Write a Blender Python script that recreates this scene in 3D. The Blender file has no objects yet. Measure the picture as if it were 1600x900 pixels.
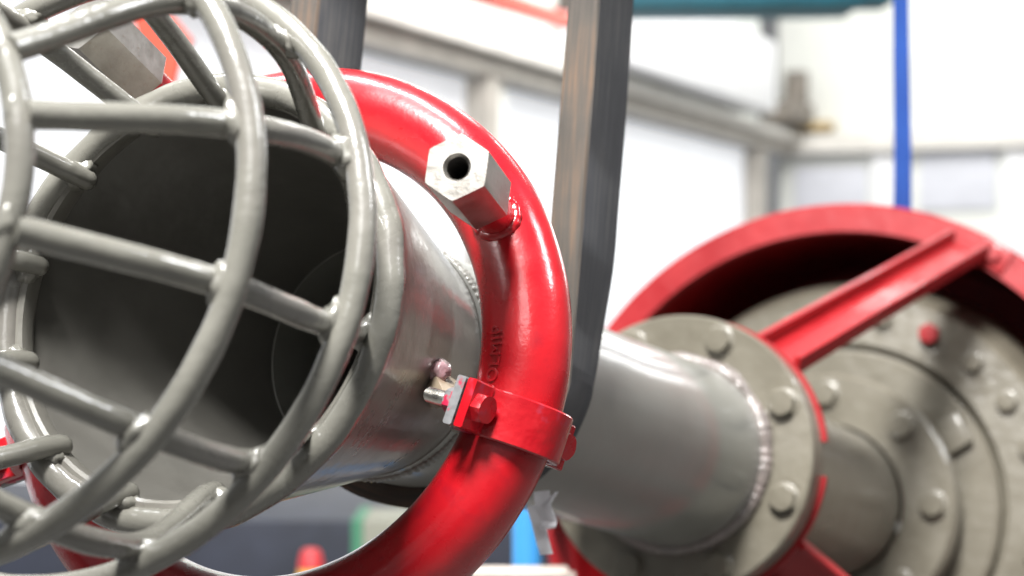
import bpy, bmesh, math, random
from mathutils import Vector, Matrix, noise
random.seed(7)
PI = math.pi
scene = bpy.context.scene
COL = scene.collection
# ------------------------------------------------------------------ camera, world, lamps
EYE = 1.6                       # lens height above the workshop floor
cam_data = bpy.data.cameras.new('camera'); cam = bpy.data.objects.new('camera', cam_data); COL.objects.link(cam)
cam.location = (0, 0, EYE); cam.rotation_euler = (PI/2, 0, 0)
cam_data.sensor_width = 36; cam_data.lens = 36*2700/1600
cam_data.clip_start = .05; cam_data.clip_end = 200
cam_data.dof.use_dof = True; cam_data.dof.focus_distance = 1.38; cam_data.dof.aperture_fstop = 4.4
scene.camera = cam
world = bpy.data.worlds.new('World'); scene.world = world; world.use_nodes = True
bg = world.node_tree.nodes['Background']; bg.inputs[0].default_value = (.95, .97, 1, 1); bg.inputs[1].default_value = .19
vs = scene.view_settings
vs.view_transform = 'Standard'; vs.look = 'None'; vs.exposure = .22; vs.gamma = 1; vs.use_curve_mapping = False

def area(name, loc, target, sx, sy, power, color=(1, 1, 1)):
    l = bpy.data.lights.new(name, 'AREA'); l.shape = 'RECTANGLE'; l.size = sx; l.size_y = sy
    l.energy = power; l.color = color
    o = bpy.data.objects.new(name, l); COL.objects.link(o); o.location = loc
    o.rotation_euler = (Vector(target)-Vector(loc)).to_track_quat('-Z', 'Y').to_euler()
    return o
area('hall_lamp_key', (-.55, -.35, 5.0), (-.05, 1.7, 1.5), 1.0, 1.0, 560, (1, .99, .97))
area('hall_lamp_row', (-.9, 2.4, 5.6), (0, 1.8, 1.4), .45, 3.4, 190, (.96, .98, 1))
area('hall_lamp_right', (4.0, 1.2, 4.8), (.4, 2.2, 1.3), .8, 1.6, 95, (.95, .97, 1))
area('fill_lamp_back', (-.8, -4.2, 5.6), (0, 1.5, 1.6), 3.0, 1.2, 50, (1, .99, .97))  # added fill from behind the lens, brightens the front faces
area('hall_lamp_far', (3.2, 13, 9.0), (3.5, 17, 1), 5, 8, 1750, (1, .99, .96))

# ------------------------------------------------------------------ object helpers
def cw(x, y, z): return Vector((x, z, EYE-y))          # lens axes (right, down, forward) -> world
def at(px, py, z): return cw((px-800)/2700*z, (py-450)/2700*z, z)
def tag(o, label=None, cat=None, group=None, kind=None):
    if label: o['label'] = label
    if cat: o['category'] = cat
    if group: o['group'] = group
    if kind: o['kind'] = kind
    return o
def empty(name, loc, label, cat, group=None):
    o = bpy.data.objects.new(name, None); COL.objects.link(o); o.location = loc; o.empty_display_size = .1
    return tag(o, label, cat, group)
def wloc(o):
    v = Vector((0, 0, 0))
    while o: v += o.location; o = o.parent
    return v
def link(name, me, parent, world_loc, rot=None):
    o = bpy.data.objects.new(name, me); COL.objects.link(o)
    if parent: o.parent = parent
    o.location = Vector(world_loc)-(wloc(parent) if parent else Vector())
    if rot is not None: o.rotation_euler = rot.to_euler()
    return o
def build(name, bm, mat, parent=None, angle=35, smooth=True, label=None):
    bmesh.ops.recalc_face_normals(bm, faces=bm.faces)
    c = sum((v.co for v in bm.verts), Vector())/len(bm.verts)
    for v in bm.verts: v.co -= c
    me = bpy.data.meshes.new(name); bm.to_mesh(me); bm.free()
    for m in (mat if isinstance(mat, (list, tuple)) else [mat]): me.materials.append(m)
    if smooth:
        for p in me.polygons: p.use_smooth = True
        me.set_sharp_from_angle(angle=math.radians(angle))
    o = link(name, me, parent, c)
    if label: o['label'] = label
    return o
def frame(zaxis, xhint=(0, 0, 1)):
    z = Vector(zaxis).normalized(); x = Vector(xhint); x = (x-z*x.dot(z)).normalized(); y = z.cross(x)
    return Matrix((x, y, z)).transposed()

# ------------------------------------------------------------------ mesh helpers
def add_grid(bm, rings, closed_u=True, closed_v=False, caps=False, mi=0):
    R = [[bm.verts.new(p) for p in r] for r in rings]
    nu = len(R); n = len(R[0])
    for i in range(nu if closed_v else nu-1):
        a, b = R[i], R[(i+1) % nu]
        for j in range(n if closed_u else n-1):
            f = bm.faces.new((a[j], a[(j+1) % n], b[(j+1) % n], b[j])); f.material_index = mi
    if caps:
        bm.faces.new(R[0]).material_index = mi; bm.faces.new(list(reversed(R[-1]))).material_index = mi
    return R
def spline(P, n):
    P = [Vector(p) for p in P]; Q = [P[0]*2-P[1]]+P+[P[-1]*2-P[-2]]; out = []
    for i in range(1, len(Q)-2):
        p0, p1, p2, p3 = Q[i-1:i+3]
        for k in range(n):
            t = k/n
            out.append(.5*((2*p1)+(p2-p0)*t+(2*p0-5*p1+4*p2-p3)*t*t+(3*p1-p0-3*p2+p3)*t*t*t))
    return out+[P[-1]]
def add_tube(bm, pts, rad, n=20, closed=False, caps=True, wob=0, seed=0):
    pts = [Vector(p) for p in pts]; N = len(pts); rings = []
    up = None
    for i in range(N):
        t = (pts[(i+1) % N]-pts[i-1]) if closed else (pts[min(i+1, N-1)]-pts[max(i-1, 0)])
        t.normalize()
        if up is None: up = t.orthogonal().normalized()
        up = (up-t*up.dot(t)).normalized(); w = t.cross(up)
        r = rad(i/(N-1)) if callable(rad) else rad
        ring = []
        for k in range(n):
            a = 2*PI*k/n; q = up*math.cos(a)+w*math.sin(a)
            p = pts[i]+q*r
            if wob: p += q*wob*noise.noise(p*38+Vector((seed, 0, 0)))
            ring.append(p)
        rings.append(ring)
    if closed:      # untwist the closing seam
        R0 = rings[0]; best = min(range(n), key=lambda s: sum((rings[-1][k]-R0[(k+s) % n]).length for k in range(0, n, 4)))
        tot = 0
        if best: 
            # shift progressively is overkill: rebuild with a stable frame
            c = sum(pts, Vector())/N; rings = []
            for i in range(N):
                t = (pts[(i+1) % N]-pts[i-1]).normalized(); e = pts[i]-c; e = (e-t*e.dot(t)).normalized(); w = t.cross(e)
                r = rad(i/(N-1)) if callable(rad) else rad
                ring = []
                for k in range(n):
                    a = 2*PI*k/n; q = e*math.cos(a)+w*math.sin(a); p = pts[i]+q*r
                    if wob: p += q*wob*noise.noise(p*38+Vector((seed, 0, 0)))
                    ring.append(p)
                rings.append(ring)
    add_grid(bm, rings, True, closed, caps and not closed)
def add_box(bm, c, ax, half, bevel=0):
    """ax: three unit vectors, half: three half sizes"""
    c = Vector(c); vs_ = []
    for i in (-1, 1):
        for j in (-1, 1):
            for k in (-1, 1): vs_.append(bm.verts.new(c+ax[0]*(half[0]*i)+ax[1]*(half[1]*j)+ax[2]*(half[2]*k)))
    fs = [bm.faces.new([vs_[q] for q in f]) for f in ((0, 1, 3, 2), (4, 6, 7, 5), (0, 4, 5, 1), (2, 3, 7, 6), (0, 2, 6, 4), (1, 5, 7, 3))]
    if bevel:
        es = list({e for f in fs for e in f.edges})
        bmesh.ops.bevel(bm, geom=es, offset=bevel, segments=2, affect='EDGES', profile=.6)
def blob(name, p, r, mat, parent, sq=(1, 1, 1), seed=0, R=None):
    bm = bmesh.new(); bmesh.ops.create_icosphere(bm, subdivisions=3, radius=1)
    for v in bm.verts:
        k = 1+.30*noise.noise(v.co*2.2+Vector((seed*3.1, seed, 0)))+.12*noise.noise(v.co*6+Vector((0, seed*2.3, 0)))
        q = Vector((v.co.x*sq[0], v.co.y*sq[1], v.co.z*sq[2]))*(k*r)
        v.co = Vector(p)+(R@q if R else q)
    return build(name, bm, mat, parent, angle=180)
WX, WY, WZ = Vector((1, 0, 0)), Vector((0, 1, 0)), Vector((0, 0, 1))

# ------------------------------------------------------------------ materials
def nodes(name):
    m = bpy.data.materials.new(name); m.use_nodes = True; nt = m.node_tree
    return m, nt, nt.nodes['Principled BSDF']
def N(nt, t, **kw):
    n = nt.nodes.new(t)
    for k, v in kw.items():
        if k in n.inputs: n.inputs[k].default_value = v
        else: setattr(n, k, v)
    return n
def ramp(nt, fac, stops):
    r = nt.nodes.new('ShaderNodeValToRGB'); e = r.color_ramp.elements
    while len(e) < len(stops): e.new(.5)
    for q, (p, c) in zip(e, stops): q.position = p; q.color = (*c, 1) if len(c) == 3 else c
    nt.links.new(fac, r.inputs[0]); return r.outputs[0]
def paint(name, base, dark, light, rough=.32, coat=.5, mottle=9, bump=.25, bscale=160, lump=35, metal=0, rr=.12, spots=None, crough=.08, lk=1.4, cvar=0):
    m, nt, b = nodes(name); L = nt.links
    tc = N(nt, 'ShaderNodeTexCoord')
    n1 = N(nt, 'ShaderNodeTexNoise', Scale=mottle, Detail=6, Roughness=.6); L.new(tc.outputs['Object'], n1.inputs['Vector'])
    col = ramp(nt, n1.outputs['Fac'], [(.30, dark), (.5, base), (.72, light)])
    if spots:
        n4 = N(nt, 'ShaderNodeTexNoise', Scale=spots[1], Detail=5); L.new(tc.outputs['Object'], n4.inputs['Vector'])
        mk = ramp(nt, n4.outputs['Fac'], [(spots[2], (0, 0, 0)), (spots[3], (1, 1, 1))])
        mx = N(nt, 'ShaderNodeMix', data_type='RGBA'); L.new(mk, mx.inputs[0]); L.new(col, mx.inputs[6]); mx.inputs[7].default_value = (*spots[0], 1)
        col = mx.outputs[2]
    L.new(col, b.inputs['Base Color'])
    n2 = N(nt, 'ShaderNodeTexNoise', Scale=bscale, Detail=3, Roughness=.6); L.new(tc.outputs['Object'], n2.inputs['Vector'])
    n3 = N(nt, 'ShaderNodeTexNoise', Scale=lump, Detail=2); L.new(tc.outputs['Object'], n3.inputs['Vector'])
    b1 = N(nt, 'ShaderNodeBump', Strength=bump, Distance=.0006); L.new(n2.outputs['Fac'], b1.inputs['Height'])
    b2 = N(nt, 'ShaderNodeBump', Strength=bump*lk, Distance=.004); L.new(n3.outputs['Fac'], b2.inputs['Height']); L.new(b1.outputs[0], b2.inputs['Normal'])
    L.new(b2.outputs[0], b.inputs['Normal'])
    if coat:
        L.new(b2.outputs[0], b.inputs['Coat Normal'])
    rn = N(nt, 'ShaderNodeMapRange'); L.new(n1.outputs['Fac'], rn.inputs[0]); rn.inputs[1].default_value = .3; rn.inputs[2].default_value = .7
    rn.inputs[3].default_value = max(.05, rough-rr); rn.inputs[4].default_value = rough+rr; L.new(rn.outputs[0], b.inputs['Roughness'])
    b.inputs['Metallic'].default_value = metal
    b.inputs['Coat Weight'].default_value = coat; b.inputs['Coat Roughness'].default_value = crough
    if cvar:
        n5 = N(nt, 'ShaderNodeTexNoise', Scale=18, Detail=6, Roughness=.65); L.new(tc.outputs['Object'], n5.inputs['Vector'])
        cr = N(nt, 'ShaderNodeMapRange'); L.new(n5.outputs['Fac'], cr.inputs[0]); cr.inputs[1].default_value = .4; cr.inputs[2].default_value = .68; cr.inputs[3].default_value = .03; cr.inputs[4].default_value = cvar; L.new(cr.outputs[0], b.inputs['Coat Roughness'])
    return m
M = {}
M['cage'] = paint('grey_cage_paint', (0.1696, 0.1646, 0.1422), (0.1459, 0.1416, 0.1223), (0.1867, 0.1811, 0.1564), .27, .8, 14, .55, 150, 55, spots=((.165, .148, .138), 5, .56, .8), lk=.38)
M['grey'] = paint('grey_body_paint', (0.1817, 0.1733, 0.1513), (0.1409, 0.1322, 0.1158), (0.2136, 0.2052, 0.1825), .34, .5, 11, .28, 220, 45, spots=((.19, .135, .135), 5, .56, .78), lk=.5)
M['inner'] = paint('grey_inner_shade', (0.105, 0.101, 0.09), (0.085, 0.081, 0.072), (0.125, 0.12, 0.107), .42, .25, 7, .25, 180, 30)  # darker copy of the body grey; shade inside the mouth put into the colour
M['pipe'] = paint('grey_pipe_paint', (0.2312, 0.2284, 0.2054), (0.2023, 0.1991, 0.1769), (0.2602, 0.2577, 0.2338), .33, .35, 7, .10, 200, 18, rr=.05, crough=.10)
M['pump'] = paint('grey_pump_paint', (0.157, 0.1423, 0.1089), (0.1274, 0.1146, 0.0871), (0.1825, 0.1661, 0.1307), .36, .45, 10, .3, 160, 40)
M['red'] = paint('red_gloss_paint', (.42, .004, .010), (.34, .003, .009), (.48, .006, .012), .27, .8, 12, .28, 260, 16, rr=.10, spots=((.25, .003, .012), 24, .58, .74), lk=1.5, cvar=.30)
M['redrough'] = paint('red_clamp_paint', (.40, .004, .010), (.34, .004, .010), (.45, .008, .014), .30, .6, 22, .20, 260, 60, spots=((.33, .03, .06), 45, .60, .70))
M['redpump'] = paint('red_guard_paint', (.30, .0045, .008), (.25, .004, .007), (.35, .007, .010), .46, .14, 8, .22, 160, 30)
M['earmetal'] = paint('part_painted_steel', (.17, .17, .175), (.10, .10, .105), (.25, .25, .26), .42, .25, 40, .2, 300, 90, spots=((.42, .012, .05), 55, .50, .56))
M['zinc'] = paint('zinc_plated_steel', (.62, .60, .54), (.48, .46, .42), (.70, .70, .66), .30, 0, 60, .2, 400, 90, metal=1)
M['steel'] = paint('machined_steel', (.40, .38, .35), (.34, .32, .29), (.45, .435, .41), 0.38, 0, 50, .05, 700, 200, metal=.85, rr=.06, spots=((.34, .29, .24), 240, .60, .78))
M['bore'] = paint('dark_threaded_bore', (.05, .045, .04), (.03, .03, .03), (.08, .075, .07), .45, 0, 30, .2, 300, 80)
M['lug'] = paint('tan_primer_lug', (.34, .27, .19), (.27, .21, .15), (.40, .33, .25), .4, .3, 30, .3, 260, 60)
M['weldpink2'] = paint('flange_weld_paint', (.20, .17, .155), (.16, .14, .13), (.25, .20, .19), .25, .7, 30, .4, 160, 60)
M['weldpink'] = paint('pinkish_weld_paint', (.36, .22, .23), (.25, .16, .17), (.45, .30, .33), .2, .8, 40, .4, 200, 80)
def webbing(name, c1, c2, c3):
    m, nt, b = nodes(name); L = nt.links
    uv = N(nt, 'ShaderNodeUVMap'); sx = N(nt, 'ShaderNodeSeparateXYZ'); L.new(uv.outputs[0], sx.inputs[0])
    mp = N(nt, 'ShaderNodeMapping'); L.new(uv.outputs[0], mp.inputs[0]); mp.inputs['Scale'].default_value = (260, 9, 1)
    st = N(nt, 'ShaderNodeTexNoise', Scale=1, Detail=3); L.new(mp.outputs[0], st.inputs['Vector'])
    nz = N(nt, 'ShaderNodeTexNoise', Scale=9, Detail=5); L.new(uv.outputs[0], nz.inputs['Vector'])
    ad = N(nt, 'ShaderNodeMath', operation='MULTIPLY_ADD'); L.new(st.outputs[0], ad.inputs[0]); ad.inputs[1].default_value = .55; 
    h = N(nt, 'ShaderNodeMath', operation='MULTIPLY'); L.new(nz.outputs[0], h.inputs[0]); h.inputs[1].default_value = .5; L.new(h.outputs[0], ad.inputs[2])
    L.new(ramp(nt, ad.outputs[0], [(.33, c1), (.52, c2), (.70, c3)]), b.inputs['Base Color'])
    w1 = N(nt, 'ShaderNodeTexWave', Scale=240, Distortion=.6); w1.bands_direction = 'Y'; L.new(uv.outputs[0], w1.inputs['Vector'])
    w2 = N(nt, 'ShaderNodeTexWave', Scale=110, Distortion=1.2); w2.bands_direction = 'X'; L.new(uv.outputs[0], w2.inputs['Vector'])
    s = N(nt, 'ShaderNodeMath', operation='ADD'); L.new(w1.outputs[1], s.inputs[0]); L.new(w2.outputs[1], s.inputs[1])
    bp = N(nt, 'ShaderNodeBump', Strength=.45, Distance=.0008); L.new(s.outputs[0], bp.inputs['Height']); L.new(bp.outputs[0], b.inputs['Normal'])
    b.inputs['Roughness'].default_value = .8
    return m
M['sling'] = webbing('worn_dark_webbing', (.024, .0245, .028), (.044, .045, .050), (.085, .082, .080))
M['slingedge'] = webbing('worn_brown_webbing', (.040, .036, .032), (.072, .062, .052), (.14, .09, .058))
M['bluesling'] = webbing('blue_webbing', (.004, .035, .19), (.007, .055, .28), (.012, .08, .36))
def simple(name, c, rough=.6, var=.12, emit=0, metal=0, scale=3, em=None):
    m, nt, b = nodes(name); L = nt.links; tc = N(nt, 'ShaderNodeTexCoord')
    n1 = N(nt, 'ShaderNodeTexNoise', Scale=scale, Detail=5); L.new(tc.outputs['Object'], n1.inputs['Vector'])
    col = ramp(nt, n1.outputs[0], [(.3, [q*(1-var) for q in c]), (.7, [min(1, q*(1+var)) for q in c])])
    L.new(col, b.inputs['Base Color']); b.inputs['Roughness'].default_value = rough; b.inputs['Metallic'].default_value = metal
    if emit: L.new(col, b.inputs['Emission Color']) if em is None else None; b.inputs['Emission Strength'].default_value = emit
    if em: b.inputs['Emission Color'].default_value = (*em, 1)
    return m
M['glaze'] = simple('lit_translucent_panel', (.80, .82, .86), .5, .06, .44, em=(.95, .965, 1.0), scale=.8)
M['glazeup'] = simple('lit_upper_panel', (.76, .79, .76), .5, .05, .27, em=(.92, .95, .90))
M['window'] = simple('lit_window_glass', (.85, .87, .85), .3, .02, 7, em=(1, 1, 1))
M['white'] = simple('white_wall_paint', (.80, .81, .77), .7, .03)
M['lav'] = simple('pale_grey_panel', (.66, .67, .73), .6, .04)
M['beam'] = simple('beige_grey_steel', (.78, .75, .70), .6, .10)
M['beamdark'] = simple('brown_grey_steel', (.42, .39, .35), .6, .15)
M['girder'] = simple('white_girder_paint', (.84, .84, .86), .5, .03)
M['teal'] = simple('teal_crane_paint', (.02, .20, .27), .5, .25)
M['orange'] = simple('orange_red_paint', (.75, .07, .03), .5, .12)
M['dusty'] = simple('dull_machine_paint', (.20, .175, .15), .6, .3)
M['ochre'] = simple('ochre_paint', (.50, .36, .16), .6, .1)
M['slate'] = simple('slate_blue_paint', (.022, .026, .042), .6, .35, scale=5)
M['blue'] = simple('sky_blue_paint', (.05, .28, .62), .4, .08)
M['bench'] = simple('beige_bench_top', (.55, .48, .42), .6, .1)
M['cream'] = simple('cream_card', (.26, .26, .21), .7, .1)
M['green'] = simple('green_tape', (.045, .20, .11), .6, .1)
M['yellow'] = simple('yellow_band', (.80, .50, .10), .6, .1)
M['concrete'] = simple('concrete_floor', (.08, .078, .074), .6, .2, scale=1.2)
M['rag'], nt_, b_ = nodes('white_rag')
tl_ = N(nt_, 'ShaderNodeBsdfTranslucent'); tl_.inputs[0].default_value = (.9, .9, .92, 1); mx_ = N(nt_, 'ShaderNodeMixShader'); mx_.inputs[0].default_value = .55
b_.inputs['Base Color'].default_value = (.92, .91, .92, 1); b_.inputs['Roughness'].default_value = .9
nt_.links.new(b_.outputs[0], mx_.inputs[1]); nt_.links.new(tl_.outputs[0], mx_.inputs[2]); nt_.links.new(mx_.outputs[0], nt_.nodes['Material Output'].inputs[0])
M['beacon'] = simple('red_beacon_paint', (.50, .03, .035), .5, .1)

# ------------------------------------------------------------------ axis of the pump (lens axes, metres)
def V3(*a): return Vector(a)
D = V3(.4143, .1934, .8894).normalized(); U = V3(-.906463, 0, .422285); U = (U-D*U.dot(D)).normalized(); Vv = D.cross(U)
if Vv.y > 0: Vv = -Vv
P0 = V3(-.2381, .00933, 1.34513)
def c2w(p): return Vector((p.x, p.z, EYE-p.y))
def d2w(p): return Vector((p.x, p.z, -p.y))
DW, UW, VW = d2w(D), d2w(U), d2w(Vv)
def basis(n):
    u = V3(0, -1, 0).cross(n).normalized(); v = n.cross(u); return u, v
def hoopframe(s, a, b, ta, tb):
    n = (D+U*ta+Vv*tb).normalized(); u, v = basis(n)
    return c2w(P0+D*s+U*a+Vv*b), d2w(n), d2w(u), d2w(v)
def pol(fr, r, az): a = math.radians(az); return fr[0]+fr[2]*(r*math.cos(a))+fr[3]*(r*math.sin(a))
def axp(s, r, az): a = math.radians(az); return c2w(P0+D*s)+UW*(r*math.cos(a))+VW*(r*math.sin(a))
RIM = hoopframe(-.0206, .0008, -.0028, .0152, -.067)
HOOP2 = hoopframe(-.1529, .0017, -.007, .0185, -.1128)
HOOP1 = hoopframe(-.2802, -.0001, -.0013, .0456, -.0353)
HOOP0 = hoopframe(-.3848, .0004, -.0049, .0092, .0335)
RING = hoopframe(.12248, .0057, -.0245, .05675, -.07837)
RT = .0362; RR = .22077
pump = empty('dredge_pump', c2w(P0+D*1.2)-Vector((0, 0, .6)), 'grey dredge pump with domed bar cage on its mouth, red pipe ring and red guard', 'dredge pump')

def circ(fr, r, n=144): return [pol(fr, r, 360*i/n) for i in range(n)]
def lathe(bm, prof, n=144, tilt=None, closed=False):
    """prof: list of (s, r) round the pump axis; tilt(s) blends the plane towards the mouth's"""
    rings = []
    for s, r in prof:
        w = tilt(s) if tilt else 0
        nn = (D+U*(.0152*w)+Vv*(-.067*w)).normalized(); u, v = basis(nn); c = P0+D*s
        rings.append([c2w(c+u*(r*math.cos(2*PI*i/n))+v*(r*math.sin(2*PI*i/n))) for i in range(n)])
    add_grid(bm, rings, True, closed)

# ------------------------------------------------------------------ suction mouth and pipe
def tl(s): return max(0, 1-max(0, s)/.22)
bm = bmesh.new()
def ro(q): return .1722-.232*q
prof = [(-.021, .1585), (-.0235, .1610), (-.0235, .1650), (-.021, .168), (-.012, .1705)]
prof += [(.01*i, ro(.01*i)) for i in range(0, 27)]
prof += [(.268, .1115), (.272, .1125)]
inner = [(.272, .106)]+[(.262-.01*i, ro(.262-.01*i)-.0062) for i in range(0, 27)]+[(-.008, .1588)]
lathe(bm, prof+inner, tilt=tl, closed=True)
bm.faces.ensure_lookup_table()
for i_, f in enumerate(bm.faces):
    if len(prof) <= i_//144 < len(prof)+len(inner)-2: f.material_index = 1        # bore of the mouth, same paint darkened to carry its shade
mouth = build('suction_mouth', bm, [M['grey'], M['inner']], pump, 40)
bm = bmesh.new(); add_tube(bm, circ(RIM, .1727, 160), .0112, 20, True, wob=.0016, seed=3); rim = build('rim_rod', bm, M['cage'], mouth, 180)
# joint bead between cone and pipe
def bead(name, s, r, t, mat, parent, seed, n=420, rip=.28, nz=.3):
    bm = bmesh.new(); rings = []
    for i in range(n):
        a = 360*i/n; lf = noise.noise(Vector((i*.045, seed, 7))); k = t*(1+.45*lf+rip*(.6+.8*lf)*math.sin(i*1.9+9*lf)+nz*noise.noise(Vector((i*.35, seed, 0))))
        c = axp(s, r, a); e = (axp(s, r+1, a)-c).normalized()
        rings.append([c+e*(k*math.cos(2*PI*j/10))+DW*(k*1.25*math.sin(2*PI*j/10)) for j in range(10)])
    add_grid(bm, rings, True, True); return build(name, bm, mat, parent, 180)
bead('weld_bead', .277, .1115, .0042, M['grey'], mouth, 2)
bm = bmesh.new()
lathe(bm, [(.262, .1125), (.30, .1128), (.5, .1125), (.74, .1125), (.84, .116), (.95, .1195), (1.06, .123), (1.104, .126), (1.104, .114), (.262, .104)], 160, closed=True)
build('suction_pipe', bm, M['pipe'], pump, 40)
# inside bottom of the pipe is closed by a disc in the shade-darkened grey
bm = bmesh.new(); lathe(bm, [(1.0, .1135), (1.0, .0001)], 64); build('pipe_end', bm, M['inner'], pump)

# ------------------------------------------------------------------ cage
for fr, r, t, sd in ((HOOP0, .1411, .0085, 1), (HOOP1, .2156, .0091, 5), (HOOP2, .2234, .0094, 9)):
    bm = bmesh.new(); add_tube(bm, circ(fr, r, 180), t, 22, True, wob=.0007, seed=sd); build('cage_hoop', bm, M['cage'], pump, 180)
bars = [  # azimuth at rim, hoop2, hoop1, hoop0
    (159.6, 158.4, 164.2, 165.8), (-169.9, -169.3, -168.4, -168.6), (-139.8, -141.6, -140.8, -139), (-108.1, -116.1, -115.5, -110),
    (-78.7, -80, -80, -80), (-49.9, -49, -50, -50), (-20, -20, -20, -20), (9.8, 9, 9, 9), (39.5, 38, 37, 37), (66.3, 64, 65, 66), (91.6, 91, 93, 95), (129.5, 129.6, 137.3, 149.6)]
BR = .0086
for i, (a0, a2, a1, ah) in enumerate(bars):
    pts = [pol(RIM, .1570, a0)+RIM[1]*.005, pol(RIM, .1590, a0)-RIM[1]*.012, pol(HOOP2, .2234-.0135, a2), pol(HOOP1, .2156-.0120, a1), pol(HOOP0, .1411+.004, ah)]
    sp = spline(pts, 14)
    bm = bmesh.new(); add_tube(bm, sp, BR, 20, False, True, wob=.0006, seed=i*2.7)
    bar = build('cage_bar', bm, M['cage'], pump, 60)
    # welds where the bar meets the rim and the hoops
    for k, (fr, rr_, a, sz) in enumerate(((RIM, .1620, a0, .0125), (HOOP2, .2234-.007, a2, .0132), (HOOP1, .2156-.007, a1, .0125), (HOOP0, .1411, ah, .0105))):
        p = pol(fr, rr_, a); t = (pol(fr, rr_, a+1)-p).normalized(); rad = (fr[0]-p).normalized()
        off = random.uniform(-.002, .002)
        Rm = Matrix((t, rad, fr[1])).transposed()
        blob('weld_bead', p+t*off+fr[1]*random.uniform(-.001, .002), sz, M['cage'], bar, (1.25, .72, .95), i*4+k, Rm)

# ------------------------------------------------------------------ red ring pipe, nozzles, clamps
def rframe(az):
    C = pol(RING, RR, az); e = (C-RING[0]).normalized(); n = RING[1]; t = (pol(RING, RR, az+.5)-pol(RING, RR, az-.5)).normalized()
    return C, e, t, n
def rdir(fr, phi): a = math.radians(phi); return fr[1]*math.cos(a)-fr[3]*math.sin(a)
bm = bmesh.new(); rings = []
NR = 220
for i in range(NR):
    fr = rframe(360*i/NR); ring = []
    for j in range(48):
        q = rdir(fr, 360*j/48)
        ring.append(fr[0]+q*(RT+.00045*noise.noise((fr[0]+q*RT)*14)))
    rings.append(ring)
add_grid(bm, rings, True, True); jet = build('ring_pipe', bm, M['red'], pump, 180, label='glossy red ring of pipe round the suction mouth')
# raised casting text along the ring
cu = bpy.data.curves.new('lettering', 'FONT'); cu.body = 'OOLMIP'; cu.size = .0150; cu.extrude = .0010; cu.bevel_depth = .0002; cu.space_character = 1.12
tmp = bpy.data.objects.new('lettering', cu); COL.objects.link(tmp)
dg = bpy.context.evaluated_depsgraph_get(); me = bpy.data.meshes.new_from_object(tmp.evaluated_get(dg))
bpy.data.objects.remove(tmp)
bm = bmesh.new(); bm.from_mesh(me); bmesh.ops.subdivide_edges(bm, edges=[e for e in bm.edges if e.calc_length() > .004], cuts=2)
AZT, PHT = -169.2, 101
for v in bm.verts:
    fr = rframe(AZT-math.degrees(v.co.x/(RR-.008)))
    v.co = fr[0]+rdir(fr, PHT+math.degrees(v.co.y/RT))*(RT+.0003+v.co.z)
build('lettering', bm, M['red'], jet, 30)

HEXV = [(math.cos(PI/6+k*PI/3), math.sin(PI/6+k*PI/3)) for k in range(6)]
def nozzle(az, back, total, L, R, twist, seed, label):
    """hexagonal coupling on a short stub; back = unit vector (lens axes) from its mouth towards the ring"""
    fr = rframe(az); bw = d2w(V3(*back).normalized()); C = fr[0]; face = C-bw*total
    X = frame(bw, (0, 0, 1)); X = X @ Matrix.Rotation(math.radians(twist), 3, 'Z')
    def ring6(z, r):   # hexagon resampled to 48 points so that it meets the round bore
        out = []
        for k in range(48):
            a = 2*PI*k/48; s = a % (PI/3)-PI/6; rr = r*math.cos(PI/6)/math.cos(s); out.append(face+X@Vector((rr*math.cos(a), rr*math.sin(a), z)))
        return out
    def ringc(z, r): return [face+X@Vector((r*math.cos(2*PI*k/48), r*math.sin(2*PI*k/48), z)) for k in range(48)]
    def chamf(z, r, rc):
        out = []
        for k in range(48):
            a = 2*PI*k/48; s = a % (PI/3)-PI/6; rr = min(r*math.cos(PI/6)/math.cos(s), rc); out.append(face+X@Vector((rr*math.cos(a), rr*math.sin(a), z)))
        return out
    hb = R*.325
    bm = bmesh.new()
    add_grid(bm, [ringc(.004, hb), ringc(0.0005, hb*1.20), ringc(0, hb*1.26), chamf(0, R, R*.985), chamf(.0007, R, R), ring6(L-.001, R), ring6(L, R*.985), ringc(L, R*.45)], True)
    nz = build('nozzle', bm, M['steel'], pump, 20, label=label)
    bm = bmesh.new(); rr_ = []
    for k in range(40): rr_.append(ringc(.003+.001*k, hb*(.97+.035*(k % 2))))
    rr_.append(ringc(.045, .0002)); add_grid(bm, rr_, True); build('threaded_bore', bm, M['bore'], nz, 20)
    bm = bmesh.new(); st = R*.62
    add_grid(bm, [[face+X@Vector((r*math.cos(2*PI*k/32), r*math.sin(2*PI*k/32), z)) for k in range(32)] for z, r in ((L-.002, st), (L+.01, st), (total-RT*.4, st))], True)
    build('stub', bm, M['red'], nz, 30)
    # fillet weld round the stub where it enters the ring
    bm = bmesh.new(); rings = []
    for k in range(72):
        a = 2*PI*k/72; o = X@Vector((math.cos(a), math.sin(a), 0))
        # walk along the stub until the ring's surface is met
        z = L
        while z < total:
            p = face+o*st+bw*z
            w = p-RING[0]; h = w.dot(RING[1]); q = w-RING[1]*h; dist = math.hypot(q.length-RR, h)
            if dist < RT: break
            z += .0006
        p = face+o*st+bw*z; k1 = .0042*(1+.25*noise.noise(Vector((k*.5, seed, 1))))
        rings.append([p+o*(k1*1.2*math.cos(2*PI*j/10))-bw*(k1*math.sin(2*PI*j/10)) for j in range(10)])
    add_grid(bm, rings, True, True); build('weld_bead', bm, M['red'], nz, 180)
    return nz
nozzle(150.3, (.22, .252, .94), .158, .074, .0262, 4, 1, 'bare steel hexagonal nozzle on the right of the red ring')
nozzle(61.5, (.455, .515, .73), .170, .076, .0285, 44, 2, 'bare steel hexagonal nozzle seen through the cage bars')

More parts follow.
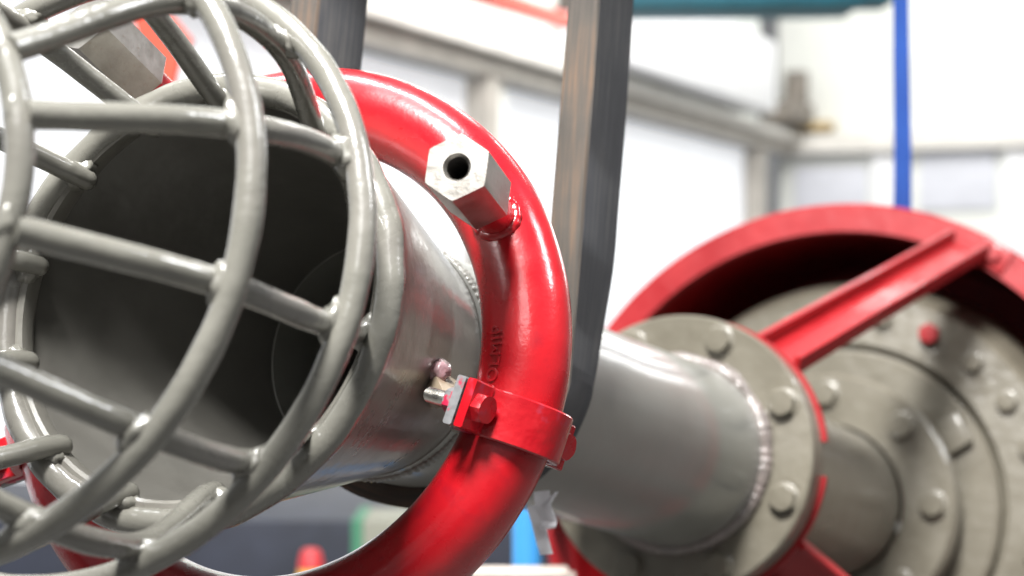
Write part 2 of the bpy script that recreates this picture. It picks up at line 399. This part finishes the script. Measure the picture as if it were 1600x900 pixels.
def extrude_path(bm, path, thick, fr, width, bev=.0012):
    """a strip: 2-D path (phi-plane points as world vectors) given thickness and extruded along the ring's tangent"""
    C, e, t, n = fr; P = [Vector(p) for p in path]; K = len(P); outl = []; inn = []
    nrm = t
    for i in range(K):
        tg = (P[min(i+1, K-1)]-P[max(i-1, 0)]).normalized(); q = tg.cross(nrm).normalized()
        outl.append(P[i]+q*thick/2); inn.append(P[i]-q*thick/2)
    loop = outl+inn[::-1]
    prev = None; rings = []
    cen = sum(loop, Vector())/len(loop)
    for w, sh in ((-width/2, bev), (-width/2+bev, 0), (width/2-bev, 0), (width/2, bev)):
        rings.append([])
        for i in range(K): rings[-1].append(outl[i]+(inn[i]-outl[i]).normalized()*sh+t*w)
        for i in reversed(range(K)): rings[-1].append(inn[i]+(outl[i]-inn[i]).normalized()*sh+t*w)
    R = add_grid(bm, rings, True)
    for r_ in (R[0], R[-1]):
        for i in range(K-1): bm.faces.new((r_[i], r_[i+1], r_[2*K-2-i], r_[2*K-1-i]))
def hexprism(bm, c, axis, r, h, xh=(0, 0, 1), dome=.0012):
    X = frame(axis, xh); c = Vector(c)
    def hx(z, rr, lim=9):
        out = []
        for k in range(24):
            a = 2*PI*k/24; s = a % (PI/3)-PI/6; q = min(rr*math.cos(PI/6)/math.cos(s), lim); out.append(c+X@Vector((q*math.cos(a), q*math.sin(a), z)))
        return out
    add_grid(bm, [hx(0, r), hx(h-dome, r), hx(h, r, r*.9), hx(h+dome*.2, r*.3)], True, caps=True)
def clamp(az, phi, label):
    fr = rframe(az); C, e, t, n = fr; W = .0385; TH = .0085; EL = .034
    def strip(sgn):
        path = []
        g1 = rdir(fr, phi); q1 = rdir(fr, phi-90)       # q1: side of the front half
        off = TH/2+.0012
        for k in range(7): path.append(C+g1*(RT+EL-(EL-.006)*k/6)+q1*(sgn*off))
        a0, a1 = 15, 165
        for k in range(31):
            b = a0+(a1-a0)*k/30; dirv = g1*math.cos(math.radians(b))+q1*(sgn*math.sin(math.radians(b))); path.append(C+dirv*(RT+TH/2+.0006))
        for k in range(7): path.append(C-g1*(RT+.006+(EL-.006)*k/6)+q1*(sgn*off))
        return path
    bm = bmesh.new(); extrude_path(bm, strip(1), TH, fr, W); root = build('pipe_clamp', bm, M['redrough'], pump, 40, label=label)
    bm = bmesh.new(); extrude_path(bm, strip(-1), TH, fr, W); build('clamp_half', bm, M['earmetal'], root, 40)
    for sg in (1, -1):
        g = rdir(fr, phi)*sg; q = rdir(fr, phi-90); pc = C+g*(RT+.021)
        bm = bmesh.new(); hexprism(bm, pc+q*(TH+.0012), q, .0120, .0085, t+g*.4); build('bolt_head', bm, M['redrough'], root, 30)
        bm = bmesh.new(); hexprism(bm, pc-q*(TH+.0012), -q, .0115, .010, t); build('nut', bm, M['earmetal'] if sg > 0 else M['redrough'], root, 30)
        bm = bmesh.new(); X = frame(-q, t); rr_ = []
        for k in range(44):
            z = .009+.0008*k; r = .0062*(1 if k % 2 else .90)*(1 if k < 42 else .8); rr_.append([pc-q*.0+X@Vector((r*math.cos(2*PI*j/20), r*math.sin(2*PI*j/20), z)) for j in range(20)])
        add_grid(bm, rr_, True, caps=True); build('stud', bm, M['zinc'], root, 25)
    return root, fr
cl, cfr = clamp(-166.3, 104, 'red two bolt clamp on the right of the ring')
clamp(-21, 180, 'red clamp at the left of the ring, half behind the rim')
# lug that ties the clamp to the cone
a_ = cl and axp(.150, .140, -164); b_ = cfr[0]+rdir(cfr, 150)*(RT+.012)
bm = bmesh.new(); ax = (b_-a_).normalized(); sd = ax.cross(DW).normalized(); add_box(bm, (a_+b_)/2, (ax, sd, ax.cross(sd)), ((b_-a_).length/2+.006, .006, .016), .0015); build('clamp_lug', bm, M['lug'], mouth, 30)
blob('weld_bead', axp(.130, .144, -166.5), .0105, M['weldpink'], mouth, (1, 1.5, 1), 31)
blob('weld_bead', axp(.150, .143, -158), .008, M['lug'], mouth, (1.2, 1.6, 1), 35)

# ------------------------------------------------------------------ flange, pump side
def inst(name, me, parent, p, R): return link(name, me, parent, p, R)
def boltmesh(name, r, h, mat, washer=True):
    bm = bmesh.new(); hexprism(bm, (0, 0, 0), (0, 0, 1), r, h, (1, 0, 0), h*.12)
    if washer:
        add_grid(bm, [[Vector((q*math.cos(2*PI*k/24), q*math.sin(2*PI*k/24), z)) for k in range(24)] for z, q in ((0.0005, r*1.2), (h*.12, r*1.2), (h*.16, r*1.14), (h*.16, r*.5))], True)
    bmesh.ops.recalc_face_normals(bm, faces=bm.faces)
    me = bpy.data.meshes.new(name); bm.to_mesh(me); bm.free(); me.materials.append(mat)
    for p in me.polygons: p.use_smooth = True
    me.set_sharp_from_angle(angle=math.radians(30)); return me
BF = frame(-DW, VW)
def disc(name, s0, s1, r0, r1, mat, parent, bev=.003, n=160):
    bm = bmesh.new(); lathe(bm, [(s0, r0), (s0, r1-bev), (s0+bev, r1), (s1-bev, r1), (s1, r1-bev), (s1, r0)], n, closed=True); return build(name, bm, mat, parent, 30)
fl = disc('pipe_flange', 1.1037, 1.128, .113, .190, M['pump'], pump)
disc('mating_flange', 1.1305, 1.156, .113, .1895, M['pump'], pump)
bead('weld_bead', 1.100, .1265, .0105, M['weldpink2'], fl, 8, rip=.03, nz=.12)
bmsh = boltmesh('flange_bolt', .0178, .0135, M['pump'])
for k in range(8):
    a = 109+45*k; inst('flange_bolt', bmsh, fl, axp(1.1035, .163, a), BF @ Matrix.Rotation(random.random(), 3, 'Z'))
    inst('flange_nut', bmsh, fl, axp(1.157, .163, a), frame(DW, VW))
bm = bmesh.new(); lathe(bm, [(1.15, .127), (1.4, .129), (1.7, .132), (1.895, .134), (1.895, .12), (1.15, .115)], 128, closed=True); build('delivery_pipe', bm, M['pump'], pump, 30)
f2 = disc('pump_flange', 1.893, 1.955, .139, .228, M['pump'], pump, .006)
bmsh2 = boltmesh('flange_bolt', .0215, .017, M['pump'])
for k in range(8): inst('flange_bolt', bmsh2, f2, axp(1.893, .190, 88.5+45*k), BF @ Matrix.Rotation(random.random(), 3, 'Z'))
bm = bmesh.new()
lathe(bm, [(1.99, .120), (1.985, .25), (1.985, .280), (1.990, .287), (2.016, .2885), (2.018, .293), (2.001, .2955), (1.996, .301), (1.999, .34), (2.002, .392), (2.010, .402), (2.05, .421), (2.10, .437), (2.137, .4455), (2.2, .452), (2.45, .455)], 160)
cv = build('pump_cover', bm, M['pump'], pump, 25)
bmsh3 = boltmesh('cover_bolt', .0175, .014, M['pump']); bmsh4 = boltmesh('cover_cap', .019, .020, M['redpump'], False)
for k in range(24):
    a = 115.6+15*k
    if k == 0: o = inst('plug', bmsh4, cv, axp(1.999, .352, a), BF); o['label'] = 'red plug on the grey pump cover'
    else: inst('cover_bolt', bmsh3, cv, axp(1.999, .352, a), BF @ Matrix.Rotation(random.random(), 3, 'Z'))
# bulge at the pump's inner disc (bosses near the small flange)
for a in (146,):
    p = axp(1.985, .245, a); bm = bmesh.new(); add_box(bm, p, (UW*math.cos(math.radians(a))+VW*math.sin(math.radians(a)), VW*math.cos(math.radians(a))-UW*math.sin(math.radians(a)), DW), (.024, .030, .022), .006); build('boss', bm, M['pump'], cv, 30)
bm = bmesh.new()
lathe(bm, [(1.932, .496), (1.932, .5445), (1.936, .5485), (1.955, .5485), (1.958, .545), (1.958, .535), (2.42, .535), (2.42, .02), (2.415, .02), (2.415, .529), (1.962, .529), (1.955, .496)], 160, closed=True)
gd = build('pump_guard', bm, M['redpump'], pump, 30, label='red cylindrical guard round the pump casing')
# bolted lugs where the guard's rim is joined
for a in (125,):
    p = axp(1.929, .525, a-4); t = (axp(1.929, .525, a+1)-p).normalized(); r_ = (axp(1.929, .6, a-4)-p).normalized()
    bm = bmesh.new(); add_box(bm, p, (r_, t, DW), (.023, .030, .004), .0015); build('rim_lug', bm, M['redpump'], gd, 30)
    inst('lug_bolt', boltmesh('lug_bolt', .015, .010, M['redpump']), gd, p-DW*.004, BF)
def brace(a0, a1):
    p0 = axp(1.175, .172, a0); p1 = axp(1.934, .515, a1); ax = (p1-p0).normalized()
    tz = (-DW-ax*(-DW).dot(ax)).normalized(); w = ax.cross(tz).normalized(); L = (p1-p0).length/2; mid = (p0+p1)/2
    bm = bmesh.new(); add_box(bm, mid, (ax, w, tz), (L, .038, .004), .001)
    add_box(bm, mid+w*.0345+tz*.0142, (ax, w, tz), (L, .0045, .0100), .001); add_box(bm, mid-w*.0345+tz*.0142, (ax, w, tz), (L, .0045, .0100), .001)
    return build('brace', bm, M['redpump'], pump, 30, label=None)
for a0, a1 in ((128, 116), (8, -4), (-137, -131)): brace(a0, a1)
for a in (133, -137, 8):
    bm = bmesh.new(); rings = []
    for k in range(25):
        b = a-38+76*k/24; rings.append([axp(s, r, b) for s, r in ((1.158, .135), (1.158, .1945), (1.169, .1945), (1.169, .135))])
    add_grid(bm, rings, True, caps=True); build('brace_foot', bm, M['redpump'], pump, 30)

# ------------------------------------------------------------------ slings
def band(name, pts, wdir, nrm, w, t, mats, label, cat, group=None, ts=None):
    """pts with per-point outward normals; rectangular, rounded section; face 0 outer/inner webbing, face 1 its edges"""
    bm = bmesh.new(); uvl = bm.loops.layers.uv.new('UVMap'); r = min(t*.2, .0025)
    sec = [(-w/2, -t/2+r), (-w/2, t/2-r), (-w/2+r, t/2), (w/2-r, t/2), (w/2, t/2-r), (w/2, -t/2+r), (w/2-r, -t/2), (-w/2+r, -t/2)]
    per = [0]
    for i in range(8): per.append(per[-1]+math.dist(sec[i], sec[(i+1) % 8]))
    rows = []; ln = 0
    for i, p in enumerate(pts):
        if i: ln += (pts[i]-pts[i-1]).length
        rows.append(([bm.verts.new(p+wdir[i]*(a*(.66+.34*(ts[i]-.6)/.4 if ts else 1)+.0012*noise.noise(Vector((i*.25, k, 0))))+nrm[i]*(b*(ts[i] if ts else 1)+.0015*noise.noise(Vector((i*.2, k*.3, 5))))) for k, (a, b) in enumerate(sec)], ln))
    for i in range(len(rows)-1):
        for k in range(8):
            q = [(rows[i][0][k], per[k], rows[i][1]), (rows[i][0][(k+1) % 8], per[k+1], rows[i][1]), (rows[i+1][0][(k+1) % 8], per[k+1], rows[i+1][1]), (rows[i+1][0][k], per[k], rows[i+1][1])]
            f = bm.faces.new([x[0] for x in q]); f.material_index = 1 if k in (0, 4, 7, 1) else 0
            for l, x in zip(f.loops, q): l[uvl].uv = (x[1], x[2])
    bm.faces.new(rows[0][0]); bm.faces.new(list(reversed(rows[-1][0])))
    o = build(name, bm, mats, None, 40); return tag(o, label, cat, group)
pts = []; wd = []; nr = []; RS = .1125+.0100
SN, SF = .450, .325        # where the near and the far strand lie along the pipe
def sl(f): return SN+(SF-SN)*f
for k in range(44):
    q = 1-k/43.; p = axp(sl(0), RS, 180)+VW*(2.2*q*q+.02*q)+WX*(.0*q); pts.append(p); wd.append(DW); nr.append(-UW)
for k in range(1, 48):
    f = k/48; a = 180+180*f; p = axp(sl(f), RS, a); e = (axp(sl(f), RS+1, a)-p).normalized(); pts.append(p); wd.append(DW); nr.append(e)
for k in range(44):
    q = k/43.; p = axp(sl(1), RS, 0)+VW*(2.2*q*q+.02*q); pts.append(p); wd.append(DW); nr.append(UW)
band('lifting_sling', pts, wd, nr, .094, .034, [M['sling'], M['slingedge']], 'worn dark grey webbing sling looped under the grey pipe behind the red ring', 'lifting sling', ts=[.6+.4*min(1, 2.2*(1-i/43)**2/.13) for i in range(44)]+[.6]*47+[.6+.4*min(1, 2.2*(i/43)**2/.13) for i in range(44)])
top = axp(1.97, .545, 92); q = at(1410, 326, top.y)
pts = [Vector((q.x+.006*k/20-.020*(k/20)**1.5, q.y, q.z-.02+k*.05)) for k in range(30)]
wid = [Vector((1, 0, 0))]*30
bmb = bmesh.new()
o = band('blue_sling', pts, [Vector((1-.02*k, 0, 0)) if k < 16 else Vector((.62, 0, 0)) for k in range(30)], [Vector((0, -1, 0))]*30, .033, .012, [M['bluesling'], M['bluesling']], 'bright blue webbing sling hanging down to the top of the red guard', 'lifting sling')
bmb.free()
# white rag tied under the pipe
bm = bmesh.new()
def ribbon(bm, P, w0, w1, th=.0016):
    sp = spline(P, 8); n_ = len(sp); rings = []
    for i, p in enumerate(sp):
        w = w0+(w1-w0)*i/(n_-1); sdir = Vector((1, .25*math.sin(i*.45), .12)).normalized(); f = sdir.cross((sp[min(i+1, n_-1)]-sp[max(i-1, 0)]).normalized()).normalized()
        rings.append([p-sdir*w+f*th, p+f*(th+.002), p+sdir*w+f*th, p+sdir*w-f*th, p-f*(th-.001), p-sdir*w-f*th])
    add_grid(bm, rings, True, caps=True)
zr = 1.70
ribbon(bm, [at(846, 768, zr), at(850, 795, zr), at(858, 815, zr), at(856, 824, zr-.004)], .008, .0075)
ribbon(bm, [at(834, 790, zr+.01), at(842, 820, zr+.01), at(848, 845, zr+.006), at(854, 866, zr+.006)], .007, .0062)
ribbon(bm, [at(852, 790, zr), at(862, 778, zr), at(870, 769, zr)], .0045, .0015)
tag(build('white_rag', bm, M['rag'], None, 50), 'torn white rag hanging below the grey pipe beside the blue post', 'rag')

# ------------------------------------------------------------------ the hall behind
CX, CZ = 3.9, 25.3
AW = Vector((-.412, -.911, 0)); BW = Vector((.911, -.412, 0))          # along the side wall towards us, along the back wall to the right
corner = Vector((CX, CZ, 0))
NS = Vector((.911, -.412, 0)); NB = Vector((-.412, -.911, 0))           # inward normals
def onside(t, h, off=0): return corner+AW*t+NS*off+WZ*h
def onback(t, h, off=0): return corner+BW*t+NB*off+WZ*h
def slab(name, f, t0, t1, h0, h1, o0, o1, mat, parent, bev=0, label=None):
    bm = bmesh.new(); c = f((t0+t1)/2, (h0+h1)/2, (o0+o1)/2); ax = (AW if f is onside else BW, WZ, NS if f is onside else NB)
    add_box(bm, c, ax, (abs(t1-t0)/2, abs(h1-h0)/2, abs(o1-o0)/2), bev); return build(name, bm, mat, parent, 30, smooth=bool(bev), label=label)
bm = bmesh.new(); bmesh.ops.create_grid(bm, x_segments=8, y_segments=8, size=45)
for v in bm.verts: v.co.y += 15
tag(build('floor', bm, M['concrete'], None, smooth=False), kind='structure')
sw = empty('side_wall', onside(10, 0), 'long white side wall of lit translucent panels running back to the corner', 'wall')
BH = EYE+2.2           # top of the runway beam
k = 0; t = 0.9
while t < 24:
    slab('panel', onside, t+.02, t+2.93, .02, BH-.30, -.06, 0, M['glaze'], sw, .01); slab('upper_panel', onside, t+.02, t+2.93, BH+.02, 9, -.07, -.02, M['glazeup'], sw, .01)
    t += 2.95
for t, m in ((1.7, 'beamdark'), (10.45, 'beam'), (19.3, 'beam')):
    slab('column', onside, t-.11, t+.11, .004, BH-.30, .02, .28, M['beamdark'], sw, .01); slab('column_face', onside, t-.42, t-.14, .004, BH-.3, .03, .20, M['white'], sw, .01)
for t in (3.1, 5.4, 7.3, 12.2, 15.1): slab('upper_post', onside, t-.05, t+.05, BH+.03, 9, 0, .1, M['beam'], sw, .01)
rb = tag(slab('runway_beam', onside, .05, 24, BH-.10, BH, .05, .42, M['beam'], None, .01), 'beige steel crane runway beam along the bright side wall', 'beam')
slab('beam_web', onside, .05, 24, BH-.28, BH-.104, .12, .30, M['beamdark'], rb, .01)
gb = tag(slab('white_duct', onside, 2.6, 8.6, BH+.10, BH+1.02, .12, .7, M['girder'], None, .03), 'white box duct lying along the runway beam near the corner', 'duct')
bwall = empty('back_wall', onback(5, 0), 'white end wall with a bright window high on the right', 'wall')
slab('wall_face', onback, 0, 14, BH+.02, 10, -.3, 0, M['white'], bwall); slab('wall_base', onback, 0, 14, .004, BH-.30, -.3, -.05, M['white'], bwall)
slab('cross_beam', onback, .05, 14, BH-.26, BH, .03, .30, M['beam'], bwall, .01)
for t0, t1, h0, h1 in ((.25, 1.3, EYE+1.05, EYE+1.75), (2.05, 3.1, EYE+1.10, EYE+1.90), (.25, 1.3, .9, 2.3), (2.05, 3.1, .9, 2.3), (4.0, 5.6, 1, 3.1)): slab('wall_panel', onback, t0, t1, h0, h1, -.04, .02, M['lav'], bwall, .01)
for t0 in (1.39, 3.23): slab('door_post', onback, t0, t0+.34, .01, BH-.27, -.04, .10, M['girder'], bwall, .01)
for t0, t1 in ((4.9, 6.1), (7.7, 9.3)): slab('window', onback, t0, t1, EYE+3.27, EYE+5.6, -.02, .04, M['window'], bwall, .01)   # the same row of windows goes on to the right
wf = slab('window', onback, 2.09, 3.27, EYE+3.27, EYE+5.2, -.02, .04, M['window'], bwall, .01)
tag(slab('shelf_plank', onback, .32, .85, BH+.06, BH+.18, .03, .35, M['ochre'], None, .01), 'ochre yellow plank on the back wall beam beside the corner', 'plank')
mc = tag(slab('hoist_carriage', onside, .25, 1.2, BH+.12, BH+.42, .1, .6, M['dusty'], None, .03), 'dull brown hoist carriage at the corner end of the runway beam', 'hoist carriage')
slab('motor', onside, .18, .42, BH+.42, BH+.92, .2, .5, M['dusty'], mc, .03)
# overhead cranes
bm = bmesh.new(); z = 9.0; p0 = at(975, -8, z); p1 = at(1335, -12, z); add_box(bm, (p0+p1)/2, ((p1-p0).normalized(), WY, WZ), ((p1-p0).length/2, .25, .10), .02)
tg = tag(build('bridge_crane', bm, M['teal'], None, 30), 'teal crane girder crossing above the bright back wall', 'crane')
bm = bmesh.new(); p2 = at(1350, -14, z); add_box(bm, p2, (WX, WY, WZ), (.14, .2, .075), .03); build('end_carriage', bm, M['teal'], tg, 30)
bm = bmesh.new(); p0 = at(640, -45, 10.5); p1 = at(897, 38, 14.0); ax = (p1-p0).normalized(); sd = ax.cross(WZ).normalized(); add_box(bm, (p0+p1)/2, (ax, sd, sd.cross(ax)), ((p1-p0).length/2, .06, .055), .01)
tag(build('conductor_rail', bm, M['orange'], None, 30), 'orange red rail slanting down above the white side wall', 'rail')
bm = bmesh.new(); z = 12; add_box(bm, at(895, 2, z), (WX, WY, WZ), (.11, .1, .06), .02); tag(build('rail_bracket', bm, M['dusty'], None, 30), 'dark bracket above the end of the orange red rail', 'bracket')
# orange barrier board seen through the cage
bm = bmesh.new(); z = 5.2
lo = [at(x, y, z) for x, y in ((200, 5), (262, 15), (300, 62), (280, 92), (272, 130), (250, 132), (225, 90))]
f0 = [bm.verts.new(p) for p in lo]; f1 = [bm.verts.new(p+WY*.05) for p in lo]; bm.faces.new(f0); bm.faces.new(list(reversed(f1)))
for i in range(len(lo)): bm.faces.new((f0[i], f0[(i+1) % len(lo)], f1[(i+1) % len(lo)], f1[i]))
tag(build('warning_board', bm, M['orange'], None, 30), 'blurred orange red board behind the left steel nozzle', 'board')
# low things along the bottom
def boxat(name, x0, x1, y0, y1, z, depth, mat, label, cat, bev=.01, parent=None):
    a = at(x0, y0, z); b = at(x1, y1, z); bm = bmesh.new(); add_box(bm, Vector(((a.x+b.x)/2, z+depth/2, (a.z+b.z)/2)), (WX, WY, WZ), (abs(b.x-a.x)/2, depth/2, abs(a.z-b.z)/2), bev)
    o = build(name, bm, mat, parent, 30); return tag(o, label, cat) if label else o
zc = 5.4
wb = boxat('machine_skid', -260, 905, 812, 1244, zc, 1.1, M['slate'], 'dark slate blue machine skid low behind the red ring', 'machine skid', .02)
cb = boxat('cream_cabinet', 562, 655, 814, 1318, zc-.45, .3, M['cream'], 'dull cream cabinet with a green edge in front of the dark machine skid', 'cabinet')
boxat('green_edge', 549, 567, 812, 1316, zc-.455, .31, M['green'], None, None, .006, cb)
# traffic cone
zq = 4.6; cp = at(486, 858, zq); bm = bmesh.new(); Hh = cp.z
def rr(z, r): return [Vector((cp.x+r*math.cos(2*PI*k/32), zq+r*math.sin(2*PI*k/32), z)) for k in range(32)]
add_grid(bm, [rr(Hh-.002, .012), rr(Hh, .02), rr(Hh-.01, .028), rr(Hh-.05, .036)], True, caps=True); kk = build('warning_beacon', bm, M['beacon'], None, 30)
tag(kk, 'red tipped beacon pole standing in front of the dark skid', 'beacon')
bm = bmesh.new(); add_grid(bm, [rr(Hh-.051, .034), rr(Hh-.075, .038), rr(Hh-.076, .020), rr(0.02, .020), rr(.018, .14), rr(.003, .15)], True, caps=True); build('pole', bm, M['yellow'], kk, 30)
zb = 2.9; pb = at(823, 790, zb); bm = bmesh.new()
def rb_(z, r): return [Vector((pb.x+r*math.cos(2*PI*k/32), zb+r*math.sin(2*PI*k/32), z)) for k in range(32)]
add_grid(bm, [rb_(pb.z, .0235), rb_(pb.z-.004, .0245), rb_(.03, .0245), rb_(.029, .09), rb_(.004, .09)], True, caps=True); tag(build('blue_post', bm, M['blue'], None, 30), 'sky blue round post below the grey pipe', 'post')
bt = boxat('bench', 735, 890, 893, 905, 2.70, .06, M['bench'], 'beige bench top at the bottom edge beside the blue post', 'bench', .006)
for x in (748, 890):
    a = at(x, 905, 2.66); bm = bmesh.new(); add_box(bm, Vector((a.x, 2.73, (a.z-.002)/2)), (WX, WY, WZ), (.012, .02, (a.z-.004)/2), .003); build('leg', bm, M['bench'], bt, 30)
